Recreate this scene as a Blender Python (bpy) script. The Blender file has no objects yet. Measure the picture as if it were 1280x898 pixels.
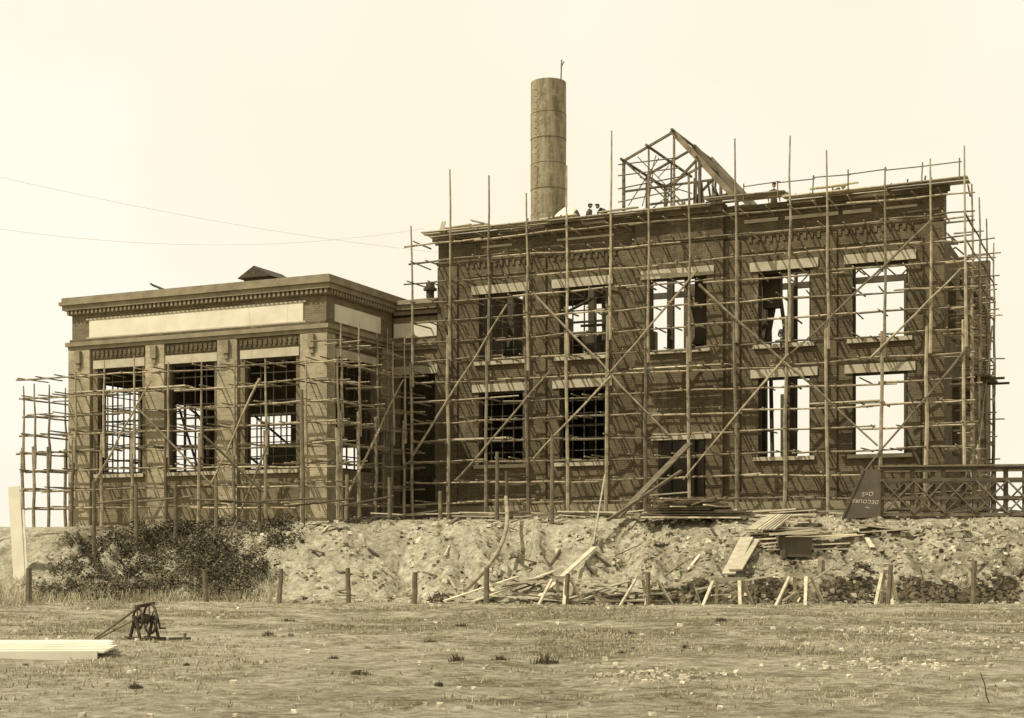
import bpy, math, random
from mathutils import Vector, Matrix, noise
random.seed(7)
R=random.uniform
sc=bpy.context.scene
# ------------------------------------------------------------ frame of the building
ORG=Vector((-3.27,70.1,0)); ANG=math.radians(-24.45)
ca,sa=math.cos(ANG),math.sin(ANG)
def W(a,b,z): return Vector((ORG.x+ca*a-sa*b, ORG.y+sa*a+ca*b, z))
# ------------------------------------------------------------ ground height
def lerp_tab(x,tab):
    if x<=tab[0][0]: return tab[0][1]
    for (x0,v0),(x1,v1) in zip(tab,tab[1:]):
        if x<=x1: return v0+(v1-v0)*(x-x0)/(x1-x0)
    return tab[-1][1]
CREST=[(-45,64),(-25,64),(-16,63.2),(-8,61.6),(0,60.6),(8,58.8),(18,56.8),(30,55),(60,53)]
FOOT=[(-60,54),(-25,53.5),(-10,52.8),(0,52.3),(10,52.2),(20,52.0),(60,50)]
def sst(t): t=max(0,min(1,t)); return t*t*(3-2*t)
def bank_t(x,y):
    c=lerp_tab(x,CREST); f=lerp_tab(x,FOOT)
    f+=0.7*noise.noise(Vector((x*0.35,3.1,0))); c+=0.5*noise.noise(Vector((x*0.5,9.1,0)))
    return (y-f)/(c-f)
def gz(x,y):
    n1=noise.noise(Vector((x*0.12,y*0.12,0)))*0.14+noise.noise(Vector((x*0.6,y*0.6,5)))*0.06+noise.noise(Vector((x*2.1,y*2.1,8)))*0.03
    if y<45 or abs(x)>200 or y>400: return n1*(1 if y<400 else 0)
    t=bank_t(x,y); tt=max(0,min(1,t))
    p=0.45*tt+0.55*sst(tt)
    H=3.2-0.3*sst((x+0)/-30)
    z=H*p
    m=math.sin(math.pi*tt)
    if m>0:
        wx=x+0.6*noise.noise(Vector((x*0.7,y*0.5,2)))+(y-55)*.12
        g=abs(noise.noise(Vector((wx*0.75,y*0.10,1))))*-1.4+0.3
        g+=-0.7*abs(noise.noise(Vector((wx*2.2,y*0.22,4))))+0.14
        z+=m*g*0.8
        z+=m*(0.15*noise.noise(Vector((x*1.6,y*1.6,3)))+0.11*noise.noise(Vector((x*4,y*4,1))))
    s=sst((x-3)/4)*(1-sst((x-18)/3))
    if s>0:
        z+=s*(0.42*sst((t-0.06)/0.08)*(1-sst((t-0.16)/0.5))-0.16*math.exp(-((t-0.02)/0.06)**2))
    z+=n1*(1-0.5*tt)
    if y>110: z*=1-sst((y-110)/60)
    return z
# ------------------------------------------------------------ materials
def new_mat(name):
    m=bpy.data.materials.new(name); m.use_nodes=True
    nt=m.node_tree; nt.nodes.clear()
    o=nt.nodes.new('ShaderNodeOutputMaterial'); b=nt.nodes.new('ShaderNodeBsdfPrincipled')
    nt.links.new(b.outputs[0],o.inputs[0]); b.inputs['Specular IOR Level'].default_value=0.15
    return m,nt,b
def c4(c): return (c[0],c[1],c[2],1)
def N(nt,t,**k):
    n=nt.nodes.new(t)
    for a,v in k.items(): setattr(n,a,v)
    return n
def mix(nt,fac,A,B,mode='MIX'):
    n=N(nt,'ShaderNodeMix',data_type='RGBA',blend_type=mode)
    for s,v in ((n.inputs[0],fac),(n.inputs[6],A),(n.inputs[7],B)):
        if hasattr(v,'is_linked') or hasattr(v,'links'): nt.links.new(v,s)
        else: s.default_value=v
    return n.outputs[2]
def noise_tex(nt,vec,scale,detail=4,rough=.6):
    n=N(nt,'ShaderNodeTexNoise'); n.inputs['Scale'].default_value=scale
    n.inputs['Detail'].default_value=detail; n.inputs['Roughness'].default_value=rough
    nt.links.new(vec,n.inputs['Vector']); return n.outputs[0]
def ramp(nt,v,a,b):
    n=N(nt,'ShaderNodeMapRange'); n.inputs[1].default_value=a; n.inputs[2].default_value=b
    nt.links.new(v,n.inputs[0]); return n.outputs[0]
def simple(name,c1,c2,scale=2,rough=.85,island=0.0,bump=0.0,metal=0,stretch=(1,1,1)):
    m,nt,b=new_mat(name); tc=N(nt,'ShaderNodeTexCoord')
    mp=N(nt,'ShaderNodeMapping'); mp.inputs['Scale'].default_value=stretch
    nt.links.new(tc.outputs['Object'],mp.inputs['Vector']); v=mp.outputs[0]
    n=noise_tex(nt,v,scale); f=ramp(nt,n,.32,.68)
    col=mix(nt,f,c4(c1),c4(c2))
    if island>0:
        g=N(nt,'ShaderNodeNewGeometry'); mr=N(nt,'ShaderNodeMapRange')
        mr.inputs[3].default_value=1-island; mr.inputs[4].default_value=1+island
        nt.links.new(g.outputs['Random Per Island'],mr.inputs[0])
        vm=N(nt,'ShaderNodeVectorMath',operation='SCALE'); nt.links.new(col,vm.inputs[0]); nt.links.new(mr.outputs[0],vm.inputs['Scale']); col=vm.outputs[0]
    nt.links.new(col,b.inputs['Base Color']); b.inputs['Roughness'].default_value=rough; b.inputs['Metallic'].default_value=metal
    if bump>0:
        bp=N(nt,'ShaderNodeBump'); bp.inputs['Strength'].default_value=bump; bp.inputs['Distance'].default_value=.05
        n2=noise_tex(nt,v,scale*6); nt.links.new(n2,bp.inputs['Height']); nt.links.new(bp.outputs[0],b.inputs['Normal'])
    return m
def brick_mat(name,c1,c2,cm,row=.095,wid=.28,lime=.58):
    m,nt,b=new_mat(name); tc=N(nt,'ShaderNodeTexCoord')
    sx=N(nt,'ShaderNodeSeparateXYZ'); nt.links.new(tc.outputs['Object'],sx.inputs[0])
    ad=N(nt,'ShaderNodeMath',operation='ADD'); nt.links.new(sx.outputs[0],ad.inputs[0]); nt.links.new(sx.outputs[1],ad.inputs[1])
    cb=N(nt,'ShaderNodeCombineXYZ'); nt.links.new(ad.outputs[0],cb.inputs[0]); nt.links.new(sx.outputs[2],cb.inputs[1])
    bt=N(nt,'ShaderNodeTexBrick'); nt.links.new(cb.outputs[0],bt.inputs['Vector'])
    bt.inputs['Scale'].default_value=1; bt.inputs['Brick Width'].default_value=wid; bt.inputs['Row Height'].default_value=row
    bt.inputs['Mortar Size'].default_value=.010; bt.inputs['Color1'].default_value=c4(c1); bt.inputs['Color2'].default_value=c4(c2); bt.inputs['Mortar'].default_value=c4(cm)
    bt.inputs['Bias'].default_value=-.1
    n=noise_tex(nt,tc.outputs['Object'],.7,8,.7); f=ramp(nt,n,.35,.68)
    col=mix(nt,f,(.72,.72,.72,1),(1.3,1.3,1.28,1)); col=mix(nt,1.0,bt.outputs[0],col,'MULTIPLY')
    mp=N(nt,'ShaderNodeMapping'); mp.inputs['Scale'].default_value=(2.5,2.5,.35); nt.links.new(tc.outputs['Object'],mp.inputs[0])
    n2=noise_tex(nt,mp.outputs[0],1.0,6,.65); f2=ramp(nt,n2,lime,.95)
    col=mix(nt,f2,col,(.34,.295,.20,1))  # lime streaks
    nt.links.new(col,b.inputs['Base Color']); b.inputs['Roughness'].default_value=.9
    bp=N(nt,'ShaderNodeBump'); bp.inputs['Strength'].default_value=.3; bp.inputs['Distance'].default_value=.015
    nt.links.new(bt.outputs['Fac'],bp.inputs['Height']); bp.invert=True; nt.links.new(bp.outputs[0],b.inputs['Normal'])
    return m
M_brick=brick_mat('dark_brick',(.112,.088,.050),(.070,.054,.030),(.14,.115,.07))
M_brick2=brick_mat('pavilion_brick',(.165,.132,.078),(.11,.087,.050),(.20,.165,.105))
M_brick3=brick_mat('pilaster_brick',(.33,.28,.18),(.235,.195,.12),(.36,.315,.215))
M_stone=simple('limestone',(.46,.415,.30),(.32,.28,.19),1.3,.9,bump=.2)
M_cornice=simple('cornice_stone',(.26,.22,.142),(.17,.14,.088),1.6,.9,bump=.2)
M_panel=simple('plaster_panel',(.66,.61,.47),(.53,.48,.355),.9,.9)
M_pole=simple('rough_pole_wood',(.32,.27,.18),(.15,.122,.076),3,.9,.5)
M_plank=simple('sawn_plank_wood',(.50,.445,.32),(.33,.285,.19),2.5,.85,.4,stretch=(1,1,3))
M_oldwood=simple('weathered_timber',(.17,.14,.09),(.09,.073,.046),3,.9,.4)
M_sash=simple('window_sash_paint',(.06,.049,.031),(.035,.028,.018),2,.6)
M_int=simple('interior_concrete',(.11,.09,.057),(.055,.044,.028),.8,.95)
M_leaf=simple('shrub_foliage',(.15,.13,.078),(.05,.042,.024),1.1,.85,.75)
M_tuft=simple('green_grass_tuft',(.10,.083,.047),(.06,.05,.028),1.1,.85,.5)
M_grass=simple('dry_grass',(.42,.37,.245),(.18,.155,.095),.35,.9,.55)
M_rub=simple('rubble_stone',(.56,.51,.38),(.26,.225,.15),1.5,.95,.5)
M_clod=simple('dark_clods_foot_shade',(.17,.142,.09),(.06,.049,.029),1.5,.95,.6)
M_white=simple('white_boards',(.66,.62,.49),(.52,.48,.36),1.2,.8)
M_cloth=simple('work_clothes',(.05,.041,.028),(.085,.07,.048),6,.95)
M_shirt=simple('work_shirt',(.32,.28,.2),(.22,.19,.13),6,.95)
M_skin=simple('skin',(.36,.28,.18),(.30,.23,.15),8,.6)
M_dark=simple('dark_board',(.07,.058,.037),(.11,.092,.062),1.2,.85)
M_chalk=simple('chalk_paint',(.56,.52,.40),(.36,.32,.23),9,.9)
M_rust=simple('rusty_iron',(.085,.067,.041),(.035,.028,.018),7,.7)
M_wire=simple('galvanised_wire',(.58,.53,.41),(.5,.46,.35),2,.6)
def chimney_mat():
    m,nt,b=new_mat('riveted_stack_steel'); tc=N(nt,'ShaderNodeTexCoord')
    mp=N(nt,'ShaderNodeMapping'); mp.inputs['Scale'].default_value=(2,2,.3); nt.links.new(tc.outputs['Object'],mp.inputs[0])
    n=noise_tex(nt,mp.outputs[0],1.3,7,.7); f=ramp(nt,n,.36,.66)
    col=mix(nt,f,(.29,.245,.155,1),(.13,.105,.062,1)); 
    n=noise_tex(nt,tc.outputs['Object'],2.4,5,.7); col=mix(nt,ramp(nt,n,.5,.75),col,(.35,.30,.195,1))
    nt.links.new(col,b.inputs['Base Color']); b.inputs['Roughness'].default_value=.85
    return m
M_stack=chimney_mat()
def ground_mat():
    m,nt,b=new_mat('sandy_ground'); tc=N(nt,'ShaderNodeTexCoord'); v=tc.outputs['Object']
    at=N(nt,'ShaderNodeAttribute'); at.attribute_name='soil_and_shade'; sp=N(nt,'ShaderNodeSeparateColor'); nt.links.new(at.outputs['Color'],sp.inputs[0])
    fine=ramp(nt,noise_tex(nt,v,4.5,8,.75),.38,.62); big=ramp(nt,noise_tex(nt,v,.55,9,.78),.43,.57); vf=ramp(nt,noise_tex(nt,v,26,4,.75),.38,.62)
    med=ramp(nt,noise_tex(nt,v,1.4,8,.72),.40,.60)
    sand=mix(nt,fine,(.36,.315,.21,1),(.72,.665,.50,1)); sand=mix(nt,med,mix(nt,1.0,sand,(.74,.73,.70,1),'MULTIPLY'),sand); sand=mix(nt,vf,mix(nt,1.0,sand,(.76,.75,.72,1),'MULTIPLY'),sand)
    turf=mix(nt,fine,(.14,.118,.07,1),(.43,.385,.255,1)); turf=mix(nt,vf,mix(nt,1.0,turf,(.50,.49,.46,1),'MULTIPLY'),turf)
    bg=N(nt,'ShaderNodeMath',operation='MULTIPLY'); nt.links.new(big,bg.inputs[0]); bg.inputs[1].default_value=1.0
    ad=N(nt,'ShaderNodeMath',operation='MULTIPLY_ADD',use_clamp=True); nt.links.new(sp.outputs[0],ad.inputs[0]); ad.inputs[1].default_value=1.4
    sb=N(nt,'ShaderNodeMath',operation='SUBTRACT'); nt.links.new(bg.outputs[0],sb.inputs[0]); sb.inputs[1].default_value=.80; nt.links.new(sb.outputs[0],ad.inputs[2])
    col=mix(nt,ad.outputs[0],sand,turf)
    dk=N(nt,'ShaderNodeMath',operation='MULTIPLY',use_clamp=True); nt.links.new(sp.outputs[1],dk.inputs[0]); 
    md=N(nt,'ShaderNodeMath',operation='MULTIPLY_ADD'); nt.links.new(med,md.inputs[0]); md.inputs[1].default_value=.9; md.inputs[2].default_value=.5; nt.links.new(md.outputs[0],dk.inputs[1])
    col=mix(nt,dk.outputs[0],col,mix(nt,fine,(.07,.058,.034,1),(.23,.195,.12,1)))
    nt.links.new(col,b.inputs['Base Color']); b.inputs['Roughness'].default_value=1; b.inputs['Specular IOR Level'].default_value=0
    bp=N(nt,'ShaderNodeBump'); bp.inputs['Strength'].default_value=1.0; bp.inputs['Distance'].default_value=.18
    nt.links.new(noise_tex(nt,v,3.8,9,.8),bp.inputs['Height']); nt.links.new(bp.outputs[0],b.inputs['Normal'])
    return m
M_ground=ground_mat()
# ------------------------------------------------------------ mesh builder
class MB:
    def __init__(s): s.v=[]; s.f=[]; s.m=[]
    def box(s,a0,a1,b0,b1,z0,z1,mi=0):
        i=len(s.v); s.v+=[(a0,b0,z0),(a1,b0,z0),(a1,b1,z0),(a0,b1,z0),(a0,b0,z1),(a1,b0,z1),(a1,b1,z1),(a0,b1,z1)]
        for q in ((3,2,1,0),(4,5,6,7),(0,1,5,4),(1,2,6,5),(2,3,7,6),(3,0,4,7)): s.f.append(tuple(i+k for k in q)); s.m.append(mi)
    def tube(s,p,q,r0,r1=None,n=6,seg=1,wob=0,mi=0):
        p=Vector(p);q=Vector(q); r1=r0 if r1 is None else r1
        pts=[p.lerp(q,k/seg) for k in range(seg+1)]
        if wob:
            for k in range(1,seg): pts[k]+=Vector((R(-1,1),R(-1,1),R(-1,1)))*wob
        s.path(pts,[r0+(r1-r0)*k/seg for k in range(seg+1)],n,mi)
    def path(s,pts,rad,n=6,mi=0):
        pts=[Vector(p) for p in pts]; base=len(s.v)
        for k,p in enumerate(pts):
            d=(pts[min(k+1,len(pts)-1)]-pts[max(k-1,0)]).normalized()
            u=d.cross(Vector((0,0,1)) if abs(d.z)<.9 else Vector((1,0,0))).normalized(); w=d.cross(u)
            r=rad[k] if isinstance(rad,(list,tuple)) else rad
            for j in range(n):
                t=2*math.pi*j/n; s.v.append(tuple(p+u*math.cos(t)*r+w*math.sin(t)*r))
        for k in range(len(pts)-1):
            for j in range(n):
                a=base+k*n+j; b=base+k*n+(j+1)%n; s.f.append((a,b,b+n,a+n)); s.m.append(mi)
        s.f.append(tuple(base+j for j in reversed(range(n)))); s.m.append(mi)
        e=base+(len(pts)-1)*n; s.f.append(tuple(e+j for j in range(n))); s.m.append(mi)
    def plank(s,p,q,w=.22,t=.05,up=(0,0,1),mi=0):
        p=Vector(p);q=Vector(q); d=(q-p).normalized(); up=Vector(up)
        if abs(d.dot(up))>.97: up=Vector((0,1,0.1))
        x=d.cross(up).normalized()*w/2; y=x.cross(d).normalized()*t/2
        i=len(s.v)
        for P in (p,q):
            for a,b in ((-1,-1),(1,-1),(1,1),(-1,1)): s.v.append(tuple(P+x*a+y*b))
        for f in ((0,1,2,3),(7,6,5,4),(0,4,5,1),(1,5,6,2),(2,6,7,3),(3,7,4,0)): s.f.append(tuple(i+k for k in f)); s.m.append(mi)
    def sphere(s,c,r,nu=8,nv=6,mi=0,fn=None):
        i=len(s.v); c=Vector(c)
        for v in range(nv+1):
            ph=math.pi*v/nv
            for u in range(nu):
                th=2*math.pi*u/nu; d=Vector((math.sin(ph)*math.cos(th),math.sin(ph)*math.sin(th),math.cos(ph)))
                k=fn(d) if fn else 1
                s.v.append((c.x+d.x*r[0]*k,c.y+d.y*r[1]*k,c.z+d.z*r[2]*k))
        for v in range(nv):
            for u in range(nu):
                a=i+v*nu+u;b=i+v*nu+(u+1)%nu; s.f.append((a,a+nu,b+nu,b)); s.m.append(mi)
    def obj(s,name,mats,parent=None,smooth=False):
        me=bpy.data.meshes.new(name); me.from_pydata(s.v,[],s.f)
        for m in mats: me.materials.append(m)
        me.polygons.foreach_set('material_index',s.m)
        if smooth: me.polygons.foreach_set('use_smooth',[True]*len(s.f))
        me.update(); o=bpy.data.objects.new(name,me); sc.collection.objects.link(o)
        if parent: o.parent=parent
        return o
def empty(name,frame=True,loc=None,rz=0):
    e=bpy.data.objects.new(name,None); sc.collection.objects.link(e); e.empty_display_size=.5
    if frame: e.location=ORG; e.rotation_euler=(0,0,ANG)
    if loc is not None: e.location=loc; e.rotation_euler=(0,0,rz)
    return e
def wall(mb,axis,fx,th,u0,u1,z0,z1,ops,mi=0):
    us=sorted({u0,u1,*[min(max(x,u0),u1) for o in ops for x in o[:2]]}); zs=sorted({z0,z1,*[min(max(x,z0),z1) for o in ops for x in o[2:]]})
    for i in range(len(us)-1):
        j=0
        while j<len(zs)-1:
            def inside(jj):
                cu=(us[i]+us[i+1])/2; cz=(zs[jj]+zs[jj+1])/2
                return any(o[0]<cu<o[1] and o[2]<cz<o[3] for o in ops)
            if inside(j): j+=1; continue
            k=j
            while k<len(zs)-1 and not inside(k): k+=1
            if axis=='a': mb.box(us[i],us[i+1],fx,fx+th,zs[j],zs[k],mi)
            else: mb.box(min(fx,fx+th),max(fx,fx+th),us[i],us[i+1],zs[j],zs[k],mi)
            j=k
def sash(mb,axis,fx,u0,u1,z0,z1,cols,rows,t=.05):
    def bx(ua,ub,za,zb,d=0):
        if axis=='a': mb.box(ua,ub,fx-.03-d,fx+.03+d,za,zb)
        else: mb.box(fx-.03-d,fx+.03+d,ua,ub,za,zb)
    bx(u0,u0+.1,z0,z1,.02); bx(u1-.1,u1,z0,z1,.02); bx(u0+.1,u1-.1,z0,z0+.1,.02); bx(u0+.1,u1-.1,z1-.1,z1,.02)
    for i in range(1,cols):
        u=u0+(u1-u0)*i/cols; bx(u-t/2,u+t/2,z0+.1,z1-.1,.004)
    for j in range(1,rows):
        z=z0+(z1-z0)*j/rows; tt=t*(2 if j==rows//2 else 1); bx(u0+.1,u1-.1,z-tt/2,z+tt/2,.008)
# ============================================================ MAIN HALL
hall=empty('brick_power_house')
mb=MB()
UP=(10.9,14.1); LO=(6.0,9.45)
wins=[(1.85,4.15),(6.0,8.3),(15.4,17.7),(19.5,21.8)]
ops=[(a,b,*UP) for a,b in wins]+[(a,b,*LO) for a,b in wins]
wall(mb,'a',0,.5,-.3,9.8,3.0,17.0,ops)
wall(mb,'a',0,.5,13.9,23.3,3.0,17.0,ops)
wall(mb,'a',-.25,.7,9.8,13.9,3.0,17.25,[(10.45,13.15,*UP),(10.9,13.1,4.3,6.85)])
for a0,a1 in ((-.3,.75),(4.85,5.35),(8.95,9.8),(13.9,14.6),(18.35,18.85),(22.4,23.3)):
    mb.box(a0+.002,a1-.002,-.10,.0-.002,3.0,15.55)
for z0,z1,d in ((15.62,15.70,.06),(15.70,15.80,.10),(16.62,16.78,.12),(16.78,17.0,.22)):
    mb.box(-.3-d,9.797,-d,-.003,z0,z1-.002); mb.box(13.903,23.3+d,-d,-.003,z0,z1-.002); mb.box(9.8-.1,14.0,-.25-d,-.253,z0+.02,z1+.018)
a=.9
while a<22.2:
    if (1.0<a<4.9 or 5.4<a<8.8 or 14.8<a<18.2 or 18.9<a<22.2): mb.box(a,a+.13,-.06,-.003,15.38,15.615)
    a+=.30
for a0,a1 in ((1.2,4.8),(5.5,8.9),(14.7,18.3),(18.9,22.3)):
    mb.box(a0,a1,-.05,-.004,14.95,15.03)
wall(mb,'b',23.3,-.5,.5,16,3.0,14.9,[(1.0,3.4,10.9,13.4),(4.6,7.0,10.9,14.2),(8.5,11.5,10.9,14.3),(2.2,4.6,6,9.4),(6.2,8.8,6,9.4),(11,13.5,6,9.4),(13,15,11,14.2)])
wall(mb,'b',-.3,.5,.5,16,3.0,15.4,[])
wall(mb,'a',16,.5,-5,-1.5,3.0,16.6,[])
wall(mb,'a',16,.5,-1.5,5.2,3.0,14.4,[])
wall(mb,'a',16,.5,5.2,11,3.0,16.9,[(5.2,6.9,9.5,17),(7.1,8.2,4.6,8.8)])
wall(mb,'a',16,.5,11,23.3,3.0,16.9,[(11,12.4,3.6,17),(12.9,14.4,3.6,17),(12.4,12.9,10.5,17),(15.9,19.5,3.6,17)])
mb.obj('brick_walls',[M_brick],hall)
mb=MB()
for a0,a1 in wins+[(10.45,13.15)]:
    d=-.25 if 10<a0<11 else 0
    mb.box(a0-.35,a1+.35,d-.08,d-.004,14.1,14.5); mb.box(a0-.2,a1+.2,d-.16,d+.3,10.72,10.895)
    if not 10<a0<11:
        mb.box(a0-.32,a1+.32,-.07,-.004,9.45,9.82); mb.box(a0-.2,a1+.2,-.14,.3,5.83,5.995)
mb.box(10.6,13.4,-.34,-.254,6.86,7.15)
for a0,a1 in ((14.8,16.3),(16.6,18.9),(19.1,20.3)): mb.box(a0,a1,-.05,-.004,16.25,16.40)
for a0,a1 in ((20.8,22.2),(2,3.6),(5.9,8.7)): mb.box(a0,a1,-.05,-.004,16.28,16.38)
mb.box(-.28,23.28,-.15,-.004,3.0,4.05,1)
mb.obj('stone_lintels_and_sills',[M_stone,M_cornice],hall)
mb=MB()
for a0,a1 in wins[:2]:
    sash(mb,'a',.25,a0,a1,*UP,4,6); sash(mb,'a',.25,a0,a1,*LO,4,6)
for a0,a1 in wins[2:]:
    for z0,z1 in (UP,LO):
        mb.box(a0,a0+.09,.2,.3,z0,z1); mb.box(a1-.09,a1,.2,.3,z0,z1); mb.box(a0+.09,a1-.09,.2,.3,z1-.09,z1)
        if a0<18: mb.box((a0+a1)/2+.1,(a0+a1)/2+.2,.2,.3,z0,z1-.09)
mb.obj('window_sashes',[M_sash],hall)
mb=MB()
mb.box(-.2+.5,9.5,.55,15.9,10.0,10.3); mb.box(.3,22.7,.55,15.9,3.0,3.25)
mb.box(.3,5.2,6,15.9,16.2,16.4)
for a0 in (1.2,5.6,9.7,14.3): 
    for b0 in (5.2,10.6): mb.box(a0-.15,a0+.15,b0-.15,b0+.15,3.2,15.2)
mb.box(19.9,20.2,10.5,10.8,3.2,15.2)
for b0 in (5.2,10.6): mb.box(.3,22.8,b0-.1,b0+.1,15.2,15.5)
mb.box(9.5,9.8,1.0,15.9,3.2,9.0)
for (a0,z0,r,h) in ((2.2,10.4,1.0,2.0),(6.3,10.4,.9,1.6)):
    mb.tube((a0,4,z0),(a0,4,z0+h),r,r*.7,10)
for x0 in (3,7,11.5,15.2,16.2): mb.tube((x0,3.5,3.4),(x0+R(-.3,.3),3.6,15.4),.1,.09)
for k in range(10):
    z=R(4.5,14); a0=R(0,8); mb.tube((a0,R(2,6),z),(a0+R(1,3),R(2,6),z+R(-1,1)),.07)
mb.tube((11.3,2.2,10.3),(13.4,2.6,14.6),.2); mb.tube((12.5,2,10.3),(11.2,2.6,14.9),.09); mb.box(11.9,13.3,2.0,2.3,11.4,14.5)
mb.tube((15.35,1.5,11),(15.9,1.7,14.2),.14); mb.tube((16.4,1.2,10.9),(15.9,1.6,13.9),.09); mb.box(15.3,16.1,1.2,1.6,12.7,14.3)
mb.box(15.9,16.3,3,3.2,3.3,9.8)
for b0 in (4,8,12,15.5):
    mb.box(9.5,22.8,b0-.06,b0+.06,16.2,16.34)
    for k in range(10):
        a0=9.5+k*1.33; mb.tube((a0,b0,16.27),(a0+.66,b0,16.9),.04,n=4); mb.tube((a0+.66,b0,16.9),(a0+1.33,b0,16.27),.04,n=4)
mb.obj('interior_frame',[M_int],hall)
mb=MB()
a=-.7
while a<24.0:
    L=R(2.8,4.6); e=min(a+L,24.3)
    for k in range(4):
        b0=-.78+k*.3; z=17.06+R(0,.05)+(.25 if 9.6<a<13.9 else 0); mb.plank((a-.1,b0,z+R(0,.03)),(e,b0+R(-.05,.05),z+R(0,.05)),.26,.045)
    a=e
for a0,z in ((.2,17.3),(5.4,17.25),(8,17.3),(14.6,17.25),(18,17.35)):
    for k in range(3): mb.plank((a0+R(-.3,.3),-.5+k*.25,z+k*.06),(a0+R(1.0,2.0),-.4+k*.3,z+R(0,.1)+k*.06),.22,.04)
mb.plank((1.6,-.3,17.6),(2.6,-.2,17.3),.3,.05); mb.plank((.2,-.7,17.1),(.1,-.2,17.7),.2,.05)
for k in range(5): mb.plank((5.5,.75+k*.28,16.46+R(0,.03)),(22.5,.75+k*.28,16.46+R(0,.03)),.26,.06)
for a0 in range(6,23,2): mb.tube((a0,.5,16.36),(a0,2.3,16.36),.06)
mb.obj('roof_edge_planking',[M_plank],hall)
mb=MB()
for k in range(7):
    a0=15+k*1.5; mb.tube((a0,-.9,17.05),(a0+R(-.05,.05),-.9,17.8+R(-.1,.25)),.03,n=5)
for k in range(6):
    a0=15+k*1.5; mb.tube((a0,-.9,17.7+R(-.05,.05)),(a0+1.6,-.9,17.72+R(-.06,.06)),.025,n=5)
for k in range(24):
    a0=R(0,24); mb.tube((a0,-.7,17.05),(a0+R(-.05,.05),-.6,17.05+R(.1,.35)),.035,n=4)
mb.obj('roof_handrail',[M_oldwood],hall)
mb=MB()
def beam(p,q,r=.075): mb.plank(p,q,r*2,r*2,(0,1,0.02))
for b0,da in ((0.2,0),(3.0,.15),(5.4,.25)):
    beam((9.1+da,b0,17.3),(9.1+da,b0,19.75),.06); beam((9.1+da,b0,19.7),(11.5+da,b0,20.75),.05)
    beam((11.4+da,b0,20.8),(14.3+da,b0,17.5),.115)
    beam((11.5+da,b0,20.7),(11.5+da,b0,17.3),.045); beam((9.1+da,b0,18.3),(13.5+da,b0,18.4),.045)
    beam((9.1+da,b0,19.7),(11.5+da,b0,17.4),.035); beam((10.3+da,b0,20.2),(10.3+da,b0,17.4),.035)
    beam((11.5+da,b0,18.4),(12.6+da,b0,19.4),.05); beam((12.7+da,b0,19.3),(12.7+da,b0,17.3),.06)
for (a0,z0) in ((9.1,19.7),(10.3,20.2),(11.5,20.75),(12.6,19.45)):
    beam((a0,-.2,z0),(a0+.2,6.0,z0),.045)
for z0 in (17.8,18.4,19.0,19.5):
    mb.tube((8.9,.0,z0),(11.8,.0,z0+R(-.05,.3)),.03,n=4)
for k in range(8): mb.tube((R(9,11),R(0,4),R(17.3,19)),(R(9.5,12.5),R(0,4),R(18.5,20.4)),.025,n=4)
for k in range(6): mb.tube((12.1+k*.25,R(.2,1),17.3),(12.0+k*.25,R(.2,1),18.6+R(-.3,.3)),.05,n=4)
mb.obj('gable_roof_trusses',[M_oldwood],hall)
# ============================================================ PAVILION
pav=empty('brick_pavilion')
A0,A1,B0,B1=-17.43,-2.85,-6.07,6.5
mb=MB()
Z0=3.0
pw=[(-15.85,-13.15),(-11.55,-8.95),(-7.25,-4.45)]
wall(mb,'a',B0,.5,A0,A1,Z0,13.6,[(a,b,5.65,10.8) for a,b in pw])
wall(mb,'b',A1,-.5,B0+.5,0.0,Z0,13.6,[(B0+.8,B0+4.3,5.65,10.8)])
wall(mb,'b',A0,.5,B0+.5,B1,Z0,13.6,[(B0+1.2,B0+5.0,5.3,10.4),(B0+6.2,B0+10.4,5.3,10.0)])
wall(mb,'a',B1-.5,.5,A0+.5,A1,Z0,13.6,[(-15.8,-12.6,5.3,9.6),(-9.8,-8.2,5.3,7.6)])
wall(mb,'a',.06,.5,A1,-.32,Z0,13.3,[(-2.5,-.5,4.2,10.5)])
mb.obj('brick_walls',[M_brick2],pav)
mb=MB()
for a0,a1 in ((A0,A0+1.2),(-12.85,-11.75),(-8.7,-7.6),(A1-1.3,A1)):
    mb.box(a0+(0 if a0>A0 else -.12),a1+(0.12 if a1==A1 else 0),B0-.14,B0-.004,Z0,11.75)
mb.box(A1+.004,A1+.12,B0+.0,B0+.6,Z0,11.75); mb.box(A1+.004,A1+.12,-1.1,-.02,Z0,11.75)
mb.obj('pilasters',[M_brick3],pav)
mb=MB()
for a0,a1 in ((-16.1,-12.95),(-11.65,-8.8),(-7.5,-4.2)):
    mb.box(a0,a1,B0-.06,B0-.004,11.3,11.75)
    x=a0+.05
    while x<a1-.1: mb.box(x,x+.13,B0-.12,B0-.062,11.4,11.66); x+=.27
mb.box(A0-.02,A1+.05,B0-.16,B0-.004,12.17,12.28)
mb.box(A1+.004,A1+.08,B0+.6,-1.1,11.3,11.75)
mb.obj('corbelled_brickwork',[M_brick],pav)
mb=MB()
def ring(z0,z1,d,mi=0):
    mb.box(A0-d,A1+d,B0-d,B0-.004-.0,z0,z1,mi); mb.box(A1+.004,A1+d,B0-.003,-.004,z0,z1,mi)
    mb.box(A0-d,A0-.004,B0-.003,B1,z0,z1,mi); mb.box(A1+d+.003,-.32,.06-d,.056,z0-.1,z1-.1,mi)
ring(11.78,11.95,.14); ring(11.95,12.15,.24)
ring(13.5,13.68,.16); ring(13.72,13.95,.34); ring(13.953,14.12,.46); 
mb.box(A0-.36,A1+.36,B0-.36,B1,14.123,14.33); mb.box(A1+.363,-.3,-.2,B1,13.9,14.1)
x=A0-.1
while x<A1+.2: mb.box(x,x+.12,B0-.28,B0-.162,13.52,13.71); x+=.25
y=B0
while y<-.1: mb.box(A1+.162,A1+.28,y,y+.12,13.52,13.71); y+=.25
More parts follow.
